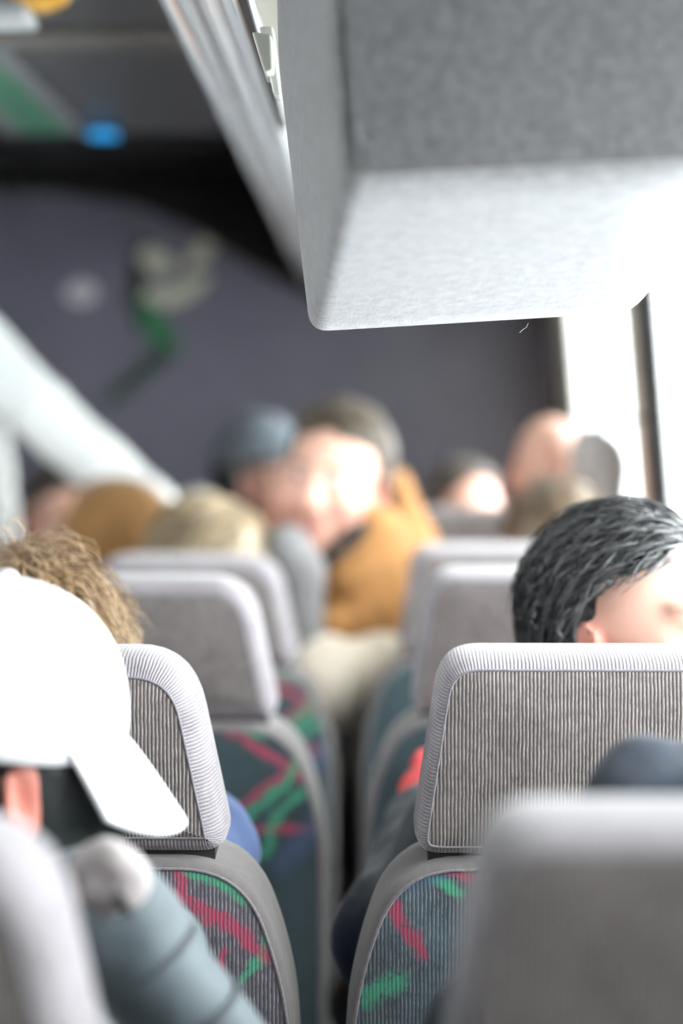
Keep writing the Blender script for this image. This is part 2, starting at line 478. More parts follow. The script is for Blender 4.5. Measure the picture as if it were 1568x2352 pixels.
near = px([(752, -200), (764, 60), (792, 416), (1470, 398), (1640, 380), (1700, 280)], YN)
near = [Vector((near[0].x, YN, zt)), near[1], near[2], near[3], near[4], near[5], Vector((XR - .05, YN, zt))]
rad = [0, .02, .016, .03, .03, .03, 0]
Fp = rpoly(far, rad); Np = rpoly(near, rad)
def ring_mesh(rings):
    n = len(rings[0]); V = [p for r in rings for p in r]; Fc = []
    for i in range(len(rings) - 1):
        for j in range(n):
            j2 = (j+1) % n; Fc.append((i*n+j, i*n+j2, (i+1)*n+j2, (i+1)*n+j))
    Fc.append(tuple(range(n))[::-1]); Fc.append(tuple((len(rings)-1)*n + j for j in range(n)))
    return V, Fc
def toward(P, d, y):
    c = sum(P, Vector()) / len(P); out = []
    for p in P:
        v = (c - p); v.y = 0; L = v.length; q = p + v * min(d / max(L, 1e-6), .9); q.y = y
        if p.z > zt - 1e-4: q.z = zt
        out.append(q)
    return out
mids = [[Np[j].lerp(Fp[j], t) for j in range(len(Np))] for t in (.02, .15, .35, .55, .75, .92)]
rings = [toward(Np, .006, YN)] + mids + [Fp, [Vector((p.x, YM + .012, p.z)) for p in toward(Fp, .004, 0)], toward(Fp, .012, YM + .018)]
V, Fc = ring_mesh(rings)
hs = link('overhead_housing', mesh('overhead_housing', V, Fc), M_FELT)
hs.data.polygons.foreach_set('use_smooth', [True] * (len(hs.data.polygons) - 2) + [False, False])
tag(hs, 'large grey felt covered overhead housing hanging below the ceiling by the window', 'overhead housing')
md = hs.modifiers.new('wn', 'WEIGHTED_NORMAL') if False else None
# its facing panel, slightly proud, its felt darkened to paint in shade, and one loose thread at its lower edge
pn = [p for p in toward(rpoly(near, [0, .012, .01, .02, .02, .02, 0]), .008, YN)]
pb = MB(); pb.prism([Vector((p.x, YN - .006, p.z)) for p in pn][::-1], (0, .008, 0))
pb.build('facing_panel', mat('shade_toned_felt', (.11, .107, .112), .95, .35, 120, .5, sheen=.3, c2=(.165, .160, .168), spec=.1), hs)['label'] = 'grey felt facing panel with shade painted in'
th = [at(1213, 742, 1.752), at(1208, 752, 1.75), at(1200, 757, 1.75), at(1193, 764, 1.748)]
MB().tube(th, .0003, 5).build('loose_thread', M_FELT, hs)
# bracket block and latch between cove and housing
bk = empty('ceiling_bracket', at(600, 110, 1.8), 'small cream bracket block with bright latch beside the felt housing', 'bracket')
lw = lambda p: [Vector(q) - bk.location for q in p]
MB().prism(lw([at(578, 72, 1.80), at(622, 78, 1.80), at(626, 160, 1.80), at(606, 165, 1.80)]), (0, .06, 0)).build('bracket_block', mat('cream_block', (.62, .62, .55), .5, .04, 20), bk, bevel=.002)
MB().prism(lw([at(594, 60, 1.83), at(626, 60, 1.83), at(645, 220, 1.83), at(628, 216, 1.83)]), (0, .03, 0)).build('latch', mat('bright_latch', (.8, .82, .78), .3, .03, 20), bk, bevel=.002)

# ------------------------------------------------------------------ seats
def resample(P, n):
    P = [Vector(p) for p in P]; d = [0]
    for i in range(len(P)): d.append(d[-1] + (P[(i+1) % len(P)] - P[i]).length)
    T = d[-1]; out = []; j = 0
    for k in range(n):
        s = T * k / n
        while d[j+1] < s: j += 1
        f = (s - d[j]) / max(d[j+1] - d[j], 1e-9); out.append(P[j].lerp(P[(j+1) % len(P)], f))
    return out, T
def inset(P, d):
    n = len(P); out = []
    for i in range(n):
        t = (P[(i+1) % n] - P[i-1]).normalized(); nn = Vector((-t.y, t.x)); out.append(P[i] + nn * d)
    return out
def pad(outline, rad, ins, half, bulge, n=160):
    """cushion: outline in (x,z); returns (back face mesh data, gusset mesh data, seam path). Back faces -Y."""
    P2, T = resample([Vector((p.x, p.y)) for p in rpoly([Vector((x, z, 0)) for x, z in outline], rad, 8)], n)
    prof = [(ins, -half), (ins * .55, -half * .93), (ins * .2, -half * .72), (0, -half * .3), (0, half * .3), (ins * .2, half * .72), (ins * .6, half * .95), (ins, half)]
    loops = [inset(P2, d) for d, y in prof]
    V, uv, Fc = [], [], []
    for (d, y), lp in zip(prof, loops):
        for i, p in enumerate(lp + [lp[0]]):
            V.append((p.x, y, p.y)); uv.append((T * i / n, y))
    m = n + 1
    for r in range(len(prof) - 1):
        for i in range(n): Fc.append((r*m+i, r*m+i+1, (r+1)*m+i+1, (r+1)*m+i))
    # front face closes the pad
    c = sum(loops[-1], Vector((0, 0))) / n; fi = len(V)
    for s, yb in ((1, 0), (.75, .5), (.45, .85), (.15, 1)):
        for p in loops[-1] + [loops[-1][0]]:
            q = c + (p - c) * s; V.append((q.x, half + bulge * yb, q.y)); uv.append((q.x, q.y))
    for r in range(3):
        for i in range(n): Fc.append((fi + r*m+i, fi + r*m+i+1, fi + (r+1)*m+i+1, fi + (r+1)*m+i))
    Fc.append(tuple(fi + 3*m + i for i in range(n)))
    B, buv, bF = [], [], []
    for s, yb in ((1, 0), (.93, .25), (.8, .55), (.55, .85), (.25, 1)):
        for p in loops[0]:
            q = c + (p - c) * s; B.append((q.x, -half - bulge * yb, q.y)); buv.append((q.x, q.y))
    for r in range(4):
        for i in range(n): i2 = (i+1) % n; bF.append((r*n+i, (r+1)*n+i, (r+1)*n+i2, r*n+i2))
    bF.append(tuple(4*n + i for i in range(n))[::-1])
    seam = [Vector((p.x, -half, p.y)) for p in loops[0]]
    return (B, bF, buv), (V, Fc, uv), seam

def hp(kind): # headrest outline, counter-clockwise seen from behind (x right, z up)
    tw, r = (.142, .052) if kind == 'L' else (.152, .034)
    return [(-.18, .967), (.18, .967), (tw + .002, 1.144), (-tw - .002, 1.144)], [.026, .026, r, r]
BP = ([(-.236, .43), (.236, .43), (.238, .84), (.196, .966), (-.196, .966), (-.238, .84)], [.03, .03, .1, .07, .07, .1])
def stroke_px(kind, pts, w, d, x0):
    s = d / F; q = [((a - VPX) * s - x0, CAM_Z - (b - VPY) * s) for a, b in pts]
    return [(kind, *q[i], *q[i+1], w) for i in range(len(q) - 1)]
XSL, XSR = -.312, .204
SA = stroke_px('g', [(425, 1998), (500, 2020), (570, 2062)], .012, 1.75, XSL) + stroke_px('p', [(405, 2010), (415, 2065), (500, 2115), (592, 2180)], .013, 1.75, XSL) + \
     stroke_px('p', [(602, 2192), (640, 2225), (668, 2270)], .013, 1.75, XSL) + stroke_px('g', [(632, 2108), (606, 2188), (545, 2262)], .010, 1.75, XSL) + \
     stroke_px('p', [(512, 2192), (505, 2240)], .006, 1.75, XSL) + stroke_px('g', [(560, 2350), (640, 2450)], .012, 1.75, XSL)
SB = stroke_px('p', [(520, 1695), (600, 1750), (690, 1805)], .015, 2.5, XSL) + stroke_px('g', [(525, 1690), (600, 1708)], .012, 2.5, XSL) + \
     stroke_px('g', [(705, 1715), (650, 1820), (550, 1905)], .014, 2.5, XSL) + stroke_px('g', [(728, 1800), (630, 1890), (600, 1985)], .013, 2.5, XSL) + \
     stroke_px('p', [(560, 1935), (620, 1925), (700, 1935)], .010, 2.5, XSL) + stroke_px('p', [(550, 1865), (635, 1805)], .011, 2.5, XSL) + \
     stroke_px('b', [(640, 2010), (730, 1900)], .03, 2.5, XSL) + stroke_px('p', [(725, 2000), (735, 2110)], .011, 2.5, XSL)
SR = stroke_px('p', [(895, 2085), (930, 2130), (970, 2190)], .014, 1.75, XSR) + stroke_px('g', [(835, 2300), (915, 2255)], .020, 1.75, XSR) + \
     stroke_px('g', [(980, 2010), (1060, 2050)], .012, 1.75, XSR) + stroke_px('p', [(1010, 1988), (1090, 2010)], .010, 1.75, XSR) + stroke_px('b', [(900, 2040), (1010, 2000)], .02, 1.75, XSR)
def scatter(seed, n, keep):
    r = np.random.default_rng(seed); out = []
    while len(out) < n:
        x, z = r.uniform(-.19, .19), r.uniform(.50, .93)
        if keep(x, z): continue
        a = r.choice([.75, -.62, .1]) + r.normal() * .12; L = r.uniform(.07, .15)
        out.append((r.choice(['g', 'p', 'p', 'g', 'b']), x, z, x + math.cos(a) * L, z + math.sin(a) * L, r.uniform(.010, .015)))
    return [o for o in out if not keep(o[3], o[4])]
SA += scatter(1, 12, lambda x, z: x > .07 and z > .80); SB += scatter(2, 14, lambda x, z: x > .06 and z > .70); SR += scatter(3, 14, lambda x, z: x < -.05 and z > .78)
M_PA = patterned('patterned_moquette_mauve', ((.085, .075, .095), (.12, .105, .125)), (.46, .48, .50), SA)
M_PB = patterned('patterned_moquette_teal', ((.026, .048, .056), (.042, .066, .078)), (.10, .15, .16), SB)
M_PR = patterned('patterned_moquette_blue', ((.045, .05, .06), (.085, .125, .15)), (.36, .41, .44), SR)

CACHE = {}
def pads(kind):
    if kind not in CACHE:
        out, rd = hp(kind); a, g, s = pad(out, rd, .018 if kind == 'L' else .011, .05, .008)
        A, G, S = pad(BP[0], BP[1], .007, .055, .010)
        CACHE[kind] = dict(hb=mesh('headrest', a[0], a[1], True, a[2]), hg=mesh('gusset', g[0], g[1], True, g[2]), hs=s,
                           bb=(A, ), bg=mesh('side_gusset', G[0], G[1], True, G[2]), bs=S)
        CACHE[kind]['hb'].materials.append(M_HEAD); CACHE[kind]['hg'].materials.append(M_GUSS); CACHE[kind]['bg'].materials.append(M_VEL)
    return CACHE[kind]
def seat(kind, row, d, label, pm, dx=0, dz=0, recline=4):
    c = pads(kind); x = (XSL if kind == 'L' else XSR) + dx
    r = empty('bus_seat', (x, d + .055, 0), label, 'seat', 'bus seats in two columns')
    # the back reclines about the cushion hinge; its children keep their place in the photograph at headrest height
    T = Matrix.Translation((0, 0, 1.0 + dz)) @ Matrix.Rotation(R_(recline), 4, 'X') @ Matrix.Translation((0, 0, -1.0))
    def put(o): o.matrix_local = T; return o
    hb = put(link('headrest', c['hb'], None, r))
    link('headrest_gusset', c['hg'], None, hb)
    if 'hpipe' not in c:
        b = MB().tube(c['hs'], .0012, 6, True); c['hpipe'] = mesh('piping', b.V, b.F); c['hpipe'].materials.append(M_PIPE)
        b = MB().tube(c['bs'], .0016, 6, True); c['bpipe'] = mesh('piping', b.V, b.F); c['bpipe'].materials.append(M_PIPE)
        lo = MB()
        for s in (-1, 1): lo.box((s*.07 - .02, -.012, .93), (s*.07 + .02, .02, 1.0))
        lo.box((-.165, -.03, .955), (.165, .03, .972))
        c['post'] = mesh('headrest_post', lo.V, lo.F, False); c['post'].materials.append(M_SEATP)
        cu = SDF(.008, .02).box((0, .30, .405), (.232, .25, .065), rad=.045)
        Fv, lo_ = cu.grid(); Vv, Q = surf(Fv, lo_, .008); c['cush'] = quads_mesh('seat_cushion', Vv, Q); c['cush'].materials.append(M_PB)
        b = MB().box((-.2, .08, .30), (.2, .50, .35)); c['base'] = mesh('seat_base', b.V, b.F, False); c['base'].materials.append(M_SEATP)
        b = MB().tube([(-.15, .28, .31), (-.15, .28, .02)], .02, 10).box((-.2, .16, 0), (-.10, .40, .02)); c['leg0'] = mesh('leg', b.V, b.F, False); c['leg0'].materials.append(M_SEATP)
        b = MB().tube([(.15, .28, .31), (.15, .28, .02)], .02, 10).box((.10, .16, 0), (.20, .40, .02)); c['leg1'] = mesh('leg', b.V, b.F, False); c['leg1'].materials.append(M_SEATP)
    link('headrest_piping', c['hpipe'], None, hb)
    link('headrest_post', c['post'], None, hb)
    if pm.name not in c:
        A, G, S = pad(BP[0], BP[1], .007, .055, .010); me = mesh('back_panel', A[0], A[1], True, A[2]); me.materials.append(pm); c[pm.name] = me
    bb = put(link('backrest', c[pm.name], None, r))
    link('side_gusset', c['bg'], None, bb); link('back_piping', c['bpipe'], None, bb)
    link('seat_cushion', c['cush'], None, r); link('seat_base', c['base'], None, r)
    link('leg', c['leg0'], None, r); link('leg', c['leg1'], None, r)
    return r
seat('L', 0, 1.00, 'blurred grey bus seat behind the person in the white cap', M_PB, -.004, -.012)
seat('L', 1, 1.75, 'grey ribbed bus seat with mauve patterned back, right beside the white cap brim', M_PA)
seat('L', 2, 2.50, 'grey bus seat with dark teal patterned back, directly in front of the blue sleeved passenger', M_PB, .004, .012)
seat('L', 3, 3.25, 'grey bus seat in front of the dark teal seat, blond passenger sitting in it', M_PB, -.002, -.006)
seat('R', 0, 1.00, 'blurred grey bus seat nearest the camera at the lower right', M_PR, 0, -.005)
seat('R', 1, 1.75, 'sharp grey ribbed bus seat below the dark haired passenger by the window', M_PR)
seat('R', 2, 2.50, 'grey bus seat with pale lit top, just left of the dark haired passenger', M_PB, .008, .022)
seat('R', 3, 3.25, 'grey bus seat behind the brown curly haired passenger near the tan coat', M_PB, -.002, .012)
seat('R', 4, 4.00, 'pale blurred bus seat farthest to the front, right of the tan coat', M_PB, .02, .045)

# ------------------------------------------------------------------ people
SKINC = np.array([.66, .40, .31])
def rotm(yaw, pitch=0, tilt=0):
    """head frame: +Y is where the face looks, yaw 0 looks to the front of the bus; tilt leans the crown to the right of the picture"""
    return np.array((Matrix.Rotation(R_(tilt), 3, 'Y') @ Matrix.Rotation(R_(yaw), 3, 'Z') @ Matrix.Rotation(-R_(pitch), 3, 'X')))
class Head:
    def __init__(s, pos, yaw, pitch=0, tilt=0, sc=1.0): s.p = np.array(pos, float); s.R = rotm(yaw, pitch, tilt); s.s = sc
    def w(s, q): return s.p + s.R @ (np.array(q, float) * s.s)
    def loc(s, P): return ((P - s.p) @ s.R) / s.s
    def add(s, S):
        k = s.s; e = lambda c, r, kk=.03, op='+', M=None: S.ell(s.w(c), np.array(r) * k, s.R if M is None else s.R @ M, kk * k, op)
        c = lambda a, b, ra, rb=None, kk=.015, op='+': S.cap(s.w(a), s.w(b), ra * k, (ra if rb is None else rb) * k, kk * k, op)
        e((0, -.012, .028), (.073, .094, .095)); e((0, .022, -.03), (.060, .068, .085)); e((0, .03, -.075), (.047, .052, .042))
        c((0, .076, -.100), (0, .076, -.100), .017, kk=.03)
        for q in (-1, 1):
            c((q*.042, .058, -.028), (q*.04, .05, -.04), .024, kk=.03)
            c((q*.030, .098, .012), (q*.034, .098, .012), .014, kk=.014, op='-'); c((q*.031, .079, .010), (q*.031, .079, .010), .0125, kk=.004)
            c((q*.012, .083, .030), (q*.045, .074, .029), .009, .006)
            c((q*.011, .096, -.033), (q*.011, .094, -.034), .0085, kk=.008)
            M = np.array(Matrix.Rotation(q * R_(-22), 3, 'Z') @ Matrix.Rotation(R_(-10), 3, 'X'))
            e((q*.079, -.012, -.002), (.009, .021, .033), .006, '+', M); e((q*.090, -.006, .004), (.009, .011, .020), .005, '-', M)
            c((q*.074, .004, -.022), (q*.073, .002, -.030), .008, kk=.008)
        c((0, .088, .018), (0, .107, -.026), .0075, .0125)
        c((-.018, .087, -.060), (.018, .087, -.060), .007, kk=.01); c((-.015, .086, -.071), (.015, .086, -.071), .008, kk=.01)
        c((-.022, .099, -.0655), (.022, .099, -.0655), .003, kk=.004, op='-')
    def color(s, tone=1.0, brow=(.10, .07, .05), flush=1.0):
        def fn(V):
            q = s.loc(V); x, y, z = q.T; n = len(V); C = np.tile(SKINC * tone, (n, 1))
            def blend(m, col): m = np.clip(m, 0, 1)[:, None]; C[:] = C * (1 - m) + np.array(col) * m
            g = lambda c, r: np.exp(-(((q - np.array(c)) / np.array(r)) ** 2).sum(1))
            ax = np.abs(x); qa = np.c_[ax, y, z]; ga = lambda c, r: np.exp(-(((qa - np.array(c)) / np.array(r)) ** 2).sum(1))
            blend(.55 * flush * ga((.045, .07, -.035), (.022, .04, .022)), (.62, .22, .18)); blend(.5 * flush * g((0, .108, -.028), (.014, .02, .014)), (.64, .24, .19))
            blend(.8 * flush * ga((.084, -.01, 0), (.012, .035, .04)), (.66, .20, .15))
            blend(1.1 * g((0, .092, -.066), (.024, .016, .010)), (.52, .17, .16))
            blend(1.5 * ga((.030, .08, .0295), (.020, .02, .005)), brow)
            e = ((ax - .031) / .0135) ** 2 + ((z - .010) / .0065) ** 2; blend((e < 1) * (y > .07) * 1., (.75, .72, .70))
            e = ((ax - .031) / .0058) ** 2 + ((z - .010) / .0058) ** 2; blend((e < 1) * (y > .07) * 1., (.06, .04, .03))
            return C
        return fn
    def surf_pt(s, d, off=0.0):
        """point of the skull in local direction d"""
        d = np.array(d, float); d /= np.linalg.norm(d); r = np.array((.075, .096, .097))
        return np.array((0, -.012, .028)) + d / np.linalg.norm(d / r) * (1 + off / .09)

def hand(S, wrist, palm_dir, side, curl=.7, k=1.0):
    """palm, four bent fingers of unequal length and a thumb from the side of the palm; side = +1/-1 thumb towards local +x/-x"""
    w = np.array(wrist, float); f = np.array(palm_dir, float); f /= np.linalg.norm(f)
    up = np.array((0, 0, 1.0)); up = up - f * (up @ f); up /= np.linalg.norm(up); x = np.cross(f, up) * side
    c = w + f * .05 * k; M = np.stack([x, f, up], 1)
    S.ell(c, (.042 * k, .052 * k, .017 * k), M, .02)
    for i, (o, L) in enumerate(((.030, .072), (.010, .080), (-.010, .074), (-.029, .058))):
        a = w + (f * .092 + x * o) * k; b = a + (f * math.cos(curl * .5) - up * math.sin(curl * .5)) * L * .45 * k
        d = b + (f * math.cos(curl * 1.3) - up * math.sin(curl * 1.3)) * L * .55 * k
        S.cap(a, b, .0092 * k, .0085 * k, .006); S.cap(b, d, .0085 * k, .0072 * k, .006)
    a = w + (f * .028 + x * .032) * k; b = a + (f * .028 + x * .026 - up * .008) * k; d = b + (f * .030 + x * .006 - up * .010) * k
    S.cap(a, b, .013 * k, .010 * k, .012); S.cap(b, d, .010 * k, .008 * k, .006)

def unit(v): v = np.array(v, float); return v / np.linalg.norm(v)

def person(label, head, hip, jacket, trousers, shoes=None, lean=None, arms=None, legs=None, tone=1.0, flush=1.0, brow=(.10, .07, .05), puff=0, hood=None, coll=.0, shoulder=.175, h=.007, jn='jacket', group=None, neck=None, floor=.0, thick=1.0, jfn=None):
    """seated by default on hip=(x,y,z) facing along yaw of the legs; clothing and hair are children"""
    hip = np.array(hip, float)
    nk = head.w((0, -.045, -.155)) if neck is None else np.array(neck, float)
    up = unit(nk - hip); L = np.linalg.norm(nk - hip)
    S = SDF(h, .03); head.add(S)
    S.cap(head.w((0, -.012, -.06)), nk, .050 * head.s, .056, .03)
    fw = np.array(lean if lean is not None else (0, 1, 0), float); fw = unit(fw - up * (fw @ up)); rt = np.cross(fw, up)
    sh = [nk - up * .075 + rt * q * shoulder for q in (-1, 1)]
    if arms is None:
        arms = []
        for q in (-1, 1):
            e = sh[(q + 1) // 2] - up * .25 + fw * .07 + rt * q * .045
            wv = hip + fw * .33 + rt * q * .09 + np.array((0, 0, .12)); arms.append((e, e + unit(wv - e) * .24))
    if legs is None:
        legs = []
        for q in (-1, 1):
            kn = hip + np.array((0, 0, .03)) + unit(fw * np.array((1, 1, 0))) * .33 + rt * q * .10
            legs.append((hip + rt * q * .085, kn, np.array((kn[0], kn[1] + .02, floor + .09))))
    chest = nk - up * .17; belly = hip + up * .08; M = np.stack([rt, fw, up], 1)
    # body under the clothes
    S.ell(chest, (.13, .09, .16), M, .05); S.cap(chest, belly, .095, .10, .05); S.cap(nk, chest, .05, .07, .04)
    for q in (0, 1):
        e, wv = arms[q]; S.cap(chest + (sh[q] - chest) * .6, sh[q], .06, .045, .04); S.cap(sh[q], e, .043, .036); S.cap(e, wv, .036, .026)
        hand(S, np.array(wv), unit(np.array(wv) - np.array(e)), -1 if q else 1)
        a, kn, ft = legs[q]; S.cap(a, kn, .07, .05); S.cap(kn, ft, .048, .035)
        fd = unit(fw * np.array((1, 1, 0))); S.cap(ft - np.array((0, 0, .035)), ft + fd * .10 - np.array((0, 0, .045)), .035, .028)
    org = (hip[0], hip[1], floor)
    b = S.build('person', M_SKIN, None, org, head.color(tone, brow, flush))
    tag(b, label, 'person', group)
    # jacket
    J = SDF(h, .035); t = thick
    J.ell(chest, (.185 * t, .125 * t, .19), M, .06); J.ell(chest + up * .06, (shoulder * 1.02, .10 * t, .085), M, .06); J.cap(chest - up * .05, hip + up * .03, .135 * t, .15 * t, .06)
    J.cap(nk - up * .03, chest, .075, .10, .05)
    for q in (0, 1):
        e, wv = [np.array(v, float) for v in arms[q]]; wv2 = wv - unit(wv - e) * .015
        J.cap(chest + (sh[q] - chest) * .5, sh[q], .09 * t, .078 * t, .05); J.cap(sh[q], e, .072 * t, .060 * t, .03); J.cap(e, wv2, .060 * t, .047 * t, .02)
        if puff:
            for a_, c_, r0, r1 in ((sh[q], e, .075, .064), (e, wv2, .063, .052)):
                N = max(2, int(np.linalg.norm(c_ - a_) / .055))
                for i in range(N + 1):
                    p = a_ + (c_ - a_) * i / N; dv = unit(c_ - a_) * .014; J.cap(p - dv, p + dv, (r0 + (r1 - r0) * i / N + .014) * t, None, .010)
    if coll:
        for i in range(14):
            an = [2 * math.pi * (i + d) / 14 for d in (0, 1)]
            p = [nk + up * (.012 + .012 * math.cos(a_)) * 1 + (rt * math.cos(a_ + 1.57) * .075 + fw * math.sin(a_ + 1.57) * .078) for a_ in an]
            J.cap(p[0], p[1], coll, None, .015)
    if hood is not None:
        c = nk - fw * .09 + up * .01
        for i in range(9):
            an = [math.pi * (i + d) / 9 for d in (0, 1)]
            p = [nk + rt * math.cos(a_) * .095 - fw * math.sin(a_) * .085 + up * (.015 + .02 * math.sin(a_)) for a_ in an]; J.cap(p[0], p[1], hood, None, .03)
    if jfn: jfn(J, dict(nk=nk, up=up, rt=rt, fw=fw, sh=sh, chest=chest, hip=hip))
    J.cap(nk + up * .02, nk + up * .16, .050, .075, .01, '-')
    J.disp(lambda P: .004 * noise3(P, 22, 3) + .002 * noise3(P, 60, 4))
    jo = J.build(jn, jacket, b, org)
    T = SDF(h, .04)
    T.cap(hip + up * .05, hip - up * .01, .145 * t, .14, .05)
    for a, kn, ft in legs:
        T.cap(a, kn, .092, .072, .04); T.cap(kn, ft, .068, .058, .03)
    T.disp(lambda P: .004 * noise3(P, 25, 5))
    T.build('trousers', trousers, b, org)
    sm = shoes or M_SHOE
    for a, kn, ft in legs:
        fd = unit(fw * np.array((1, 1, 0))); B = SDF(.007, .02)
        B.cap(ft + np.array((0, 0, .02)), ft - np.array((0, 0, .03)), .05, .05); B.ell(ft + fd * .07 - np.array((0, 0, .042)), (.047, .13, .046), np.stack([np.cross(fd, (0, 0, 1)), fd, (0, 0, 1)], 1), .03)
        B.plane_cut((0, 0, floor + .004), (0, 0, -1)); B.build('shoe', sm, b, org)
    b['_o'] = 0; del b['_o']
    return b, org, dict(nk=nk, up=up, rt=rt, fw=fw, sh=sh, chest=chest, hip=hip)
M_SHOE = mat('dark_leather_shoe', (.03, .028, .026), .5, .2, 30)

def hairm(name, dark, light, rough=.38, stretch=(60, 60, 6), lo=.35, hi=.65):
    if name in MATS: return MATS[name]
    b = NB(name); a = b.n('Attribute'); a.attribute_name = 'strand'
    ob = b.n('TexCoord').outputs['Object']
    n1 = b.noise(ob, 60, 3); f = b.math('ADD', b.math('MULTIPLY', a.outputs['Fac'], .7), b.math('MULTIPLY', n1, .4))
    b.l(b.mix(b.ramp(f, .2, .85), dark, light), b.b.inputs['Base Color']); b.set(Roughness=rough); b.b.inputs['Specular IOR Level'].default_value = .5
    b.b.inputs['Sheen Weight'].default_value = .15
    MATS[name] = b.m; return b.m

def hair(head, m, parent, org, thick=.016, front=.35, low=-.05, nape=-.10, strands=600, length=.06, comb=(0, -1, -.2), curl=0., rad=.0012, lift=.25, h=.006, lump=.004, lumps=40, side=None, seed=0, face_z=.052, whorl=None, under=None, temple=.045, wild=.22):
    """cap of hair over the skull plus strand locks, joined in one mesh"""
    k = head.s; S = SDF(h, .02)
    S.ell(head.w((0, -.016, .030)), np.array((.075 + thick, .096 + thick, .095 + thick)) * k, head.R, .02)
    S.ell(head.w((0, -.045, -.02)), np.array((.066 + thick * .8, .062 + thick, .09)) * k, head.R, .03)
    # bare face, ears and neck
    n = lambda v: head.R @ np.array(v, float)
    def carve(P):
        x, y, z = head.loc(P).T; ax = np.abs(x)
        hl = np.where(z > face_z, .062 + 0 * z + (z - face_z) * -.2, temple - .05 * np.clip((ax - .05) / .03, 0, 1))      # hairline
        a = np.minimum(y - hl, face_z + .018 - .25 * ax - z)                       # the face in front of the hairline, below the fringe
        b_ = np.minimum(np.minimum(y + .030, low - z), 1)                          # below the ears in front of the nape
        c_ = nape - z
        return -np.maximum(np.maximum(a, b_), c_) * k
    S.prims.append((carve, np.array((-9,)*3), np.array((9,)*3), .008, '-'))
    S.disp(lambda P: lump * noise3(P, lumps, seed + 11))
    if under is not None: S.plane_cut(under[0], under[1])
    Fv, lo = S.grid(); V, Q = surf(Fv, lo, S.h)
    st = .25 + .25 * noise3(V, 70, seed)
    r = np.random.default_rng(seed + 5); VV, QQ = [V], [Q]; SS = [st]; nv = len(V)
    cb = np.array(comb, float); cnt = 0; tries = 0; ns = 6
    un = None if under is None else (np.array(under[0]), unit(under[1]))
    while cnt < strands and tries < strands * 8:
        tries += 1
        d = r.normal(size=3); d /= np.linalg.norm(d); p = head.surf_pt(d, thick * .75)
        x, y, z = p
        ax_ = abs(x); hl_ = .058 - max(0, z - face_z) * .2 if z > face_z else temple - .005 - .05 * min(1, max(0, (ax_ - .05) / .03))
        if z < nape or (y > hl_ and z < face_z + .022 - .25 * ax_) or (y > -.02 and z < low + .02): continue
        if un is not None and (head.w(p) - un[0]) @ un[1] > -.004: continue
        L = length * r.uniform(.6, 1.25); rr = rad * r.uniform(.7, 1.6); ph = r.uniform(0, 6.28); q = p.copy(); pts = []
        cv = cb + r.normal(size=3) * wild
        if whorl is not None:
            wv = np.array(whorl, float); rd = p - wv; cv = cv * .35 + unit(rd) + np.cross(unit(p), unit(rd)) * .6
        for i in range(ns):
            pts.append(q.copy()); nrm = unit(q - np.array((0, -.012, .02)))
            t = cv - nrm * (cv @ nrm); t = unit(t + 1e-6) + nrm * (lift * (1 - i / ns) - .12 * i / ns) + np.array((math.sin(ph + i * 1.7), math.cos(ph + i * 1.4), math.sin(ph * 2 + i))) * curl
            q = q + unit(t) * L / ns
        pts = np.array([head.w(q_) for q_ in pts]); tv = r.uniform(0, 1)
        tn = np.gradient(pts, axis=0); tn /= np.linalg.norm(tn, axis=1)[:, None] + 1e-9
        a = np.cross(tn, np.array((.3, .2, .93))); a /= np.linalg.norm(a, axis=1)[:, None] + 1e-9; b_ = np.cross(tn, a)
        w = np.array([rr * k * (1 - .75 * (i / (ns - 1)) ** 2) for i in range(ns)])[:, None]
        ring = np.stack([pts + a * w, pts - .5 * a * w + .87 * b_ * w, pts - .5 * a * w - .87 * b_ * w], 1).reshape(-1, 3)
        q3 = [(nv + i*3 + j, nv + i*3 + (j+1) % 3, nv + (i+1)*3 + (j+1) % 3, nv + (i+1)*3 + j) for i in range(ns - 1) for j in range(3)]
        VV.append(ring); QQ.append(np.array(q3)); SS.append(np.full(len(ring), tv)); nv += len(ring); cnt += 1
    V = np.concatenate(VV) - np.array(org, float); Q = np.concatenate(QQ); st = np.clip(np.concatenate(SS), 0, 1)
    me = quads_mesh('hair', V, Q); at_ = me.attributes.new('strand', 'FLOAT', 'POINT')
    if len(at_.data) == len(st): at_.data.foreach_set('value', st.astype(np.float32))
    return link('hair', me, m, parent)

def beanie(head, m, parent, org, low=.02, name='beanie', fold=True, thick=.014):
    S = SDF(.006, .01); k = head.s
    S.ell(head.w((0, -.014, .034)), np.array((.078 + thick, .098 + thick, .102 + thick)) * k, head.R, .01)
    S.plane_cut(head.w((0, 0, low)), head.R @ np.array((0, .25, -1)))
    S.disp(lambda P: .0015 * np.sin(np.arctan2(*(head.loc(P)[:, :2] + 1e-6).T) * 46))
    o = S.build(name, m, parent, org)
    if fold:
        f = SDF(.006, .008); pts = []
        for i in range(20):
            a = 2 * math.pi * i / 20; pts.append(head.w(((.071 + thick) * math.cos(a), -.014 + (.091 + thick) * math.sin(a), low + .020 + .25 * .109 * math.sin(a))))
        for i in range(20): f.cap(pts[i], pts[(i+1) % 20], .015, None, .01)
        f.build('beanie_cuff', m, o, org)
    return o

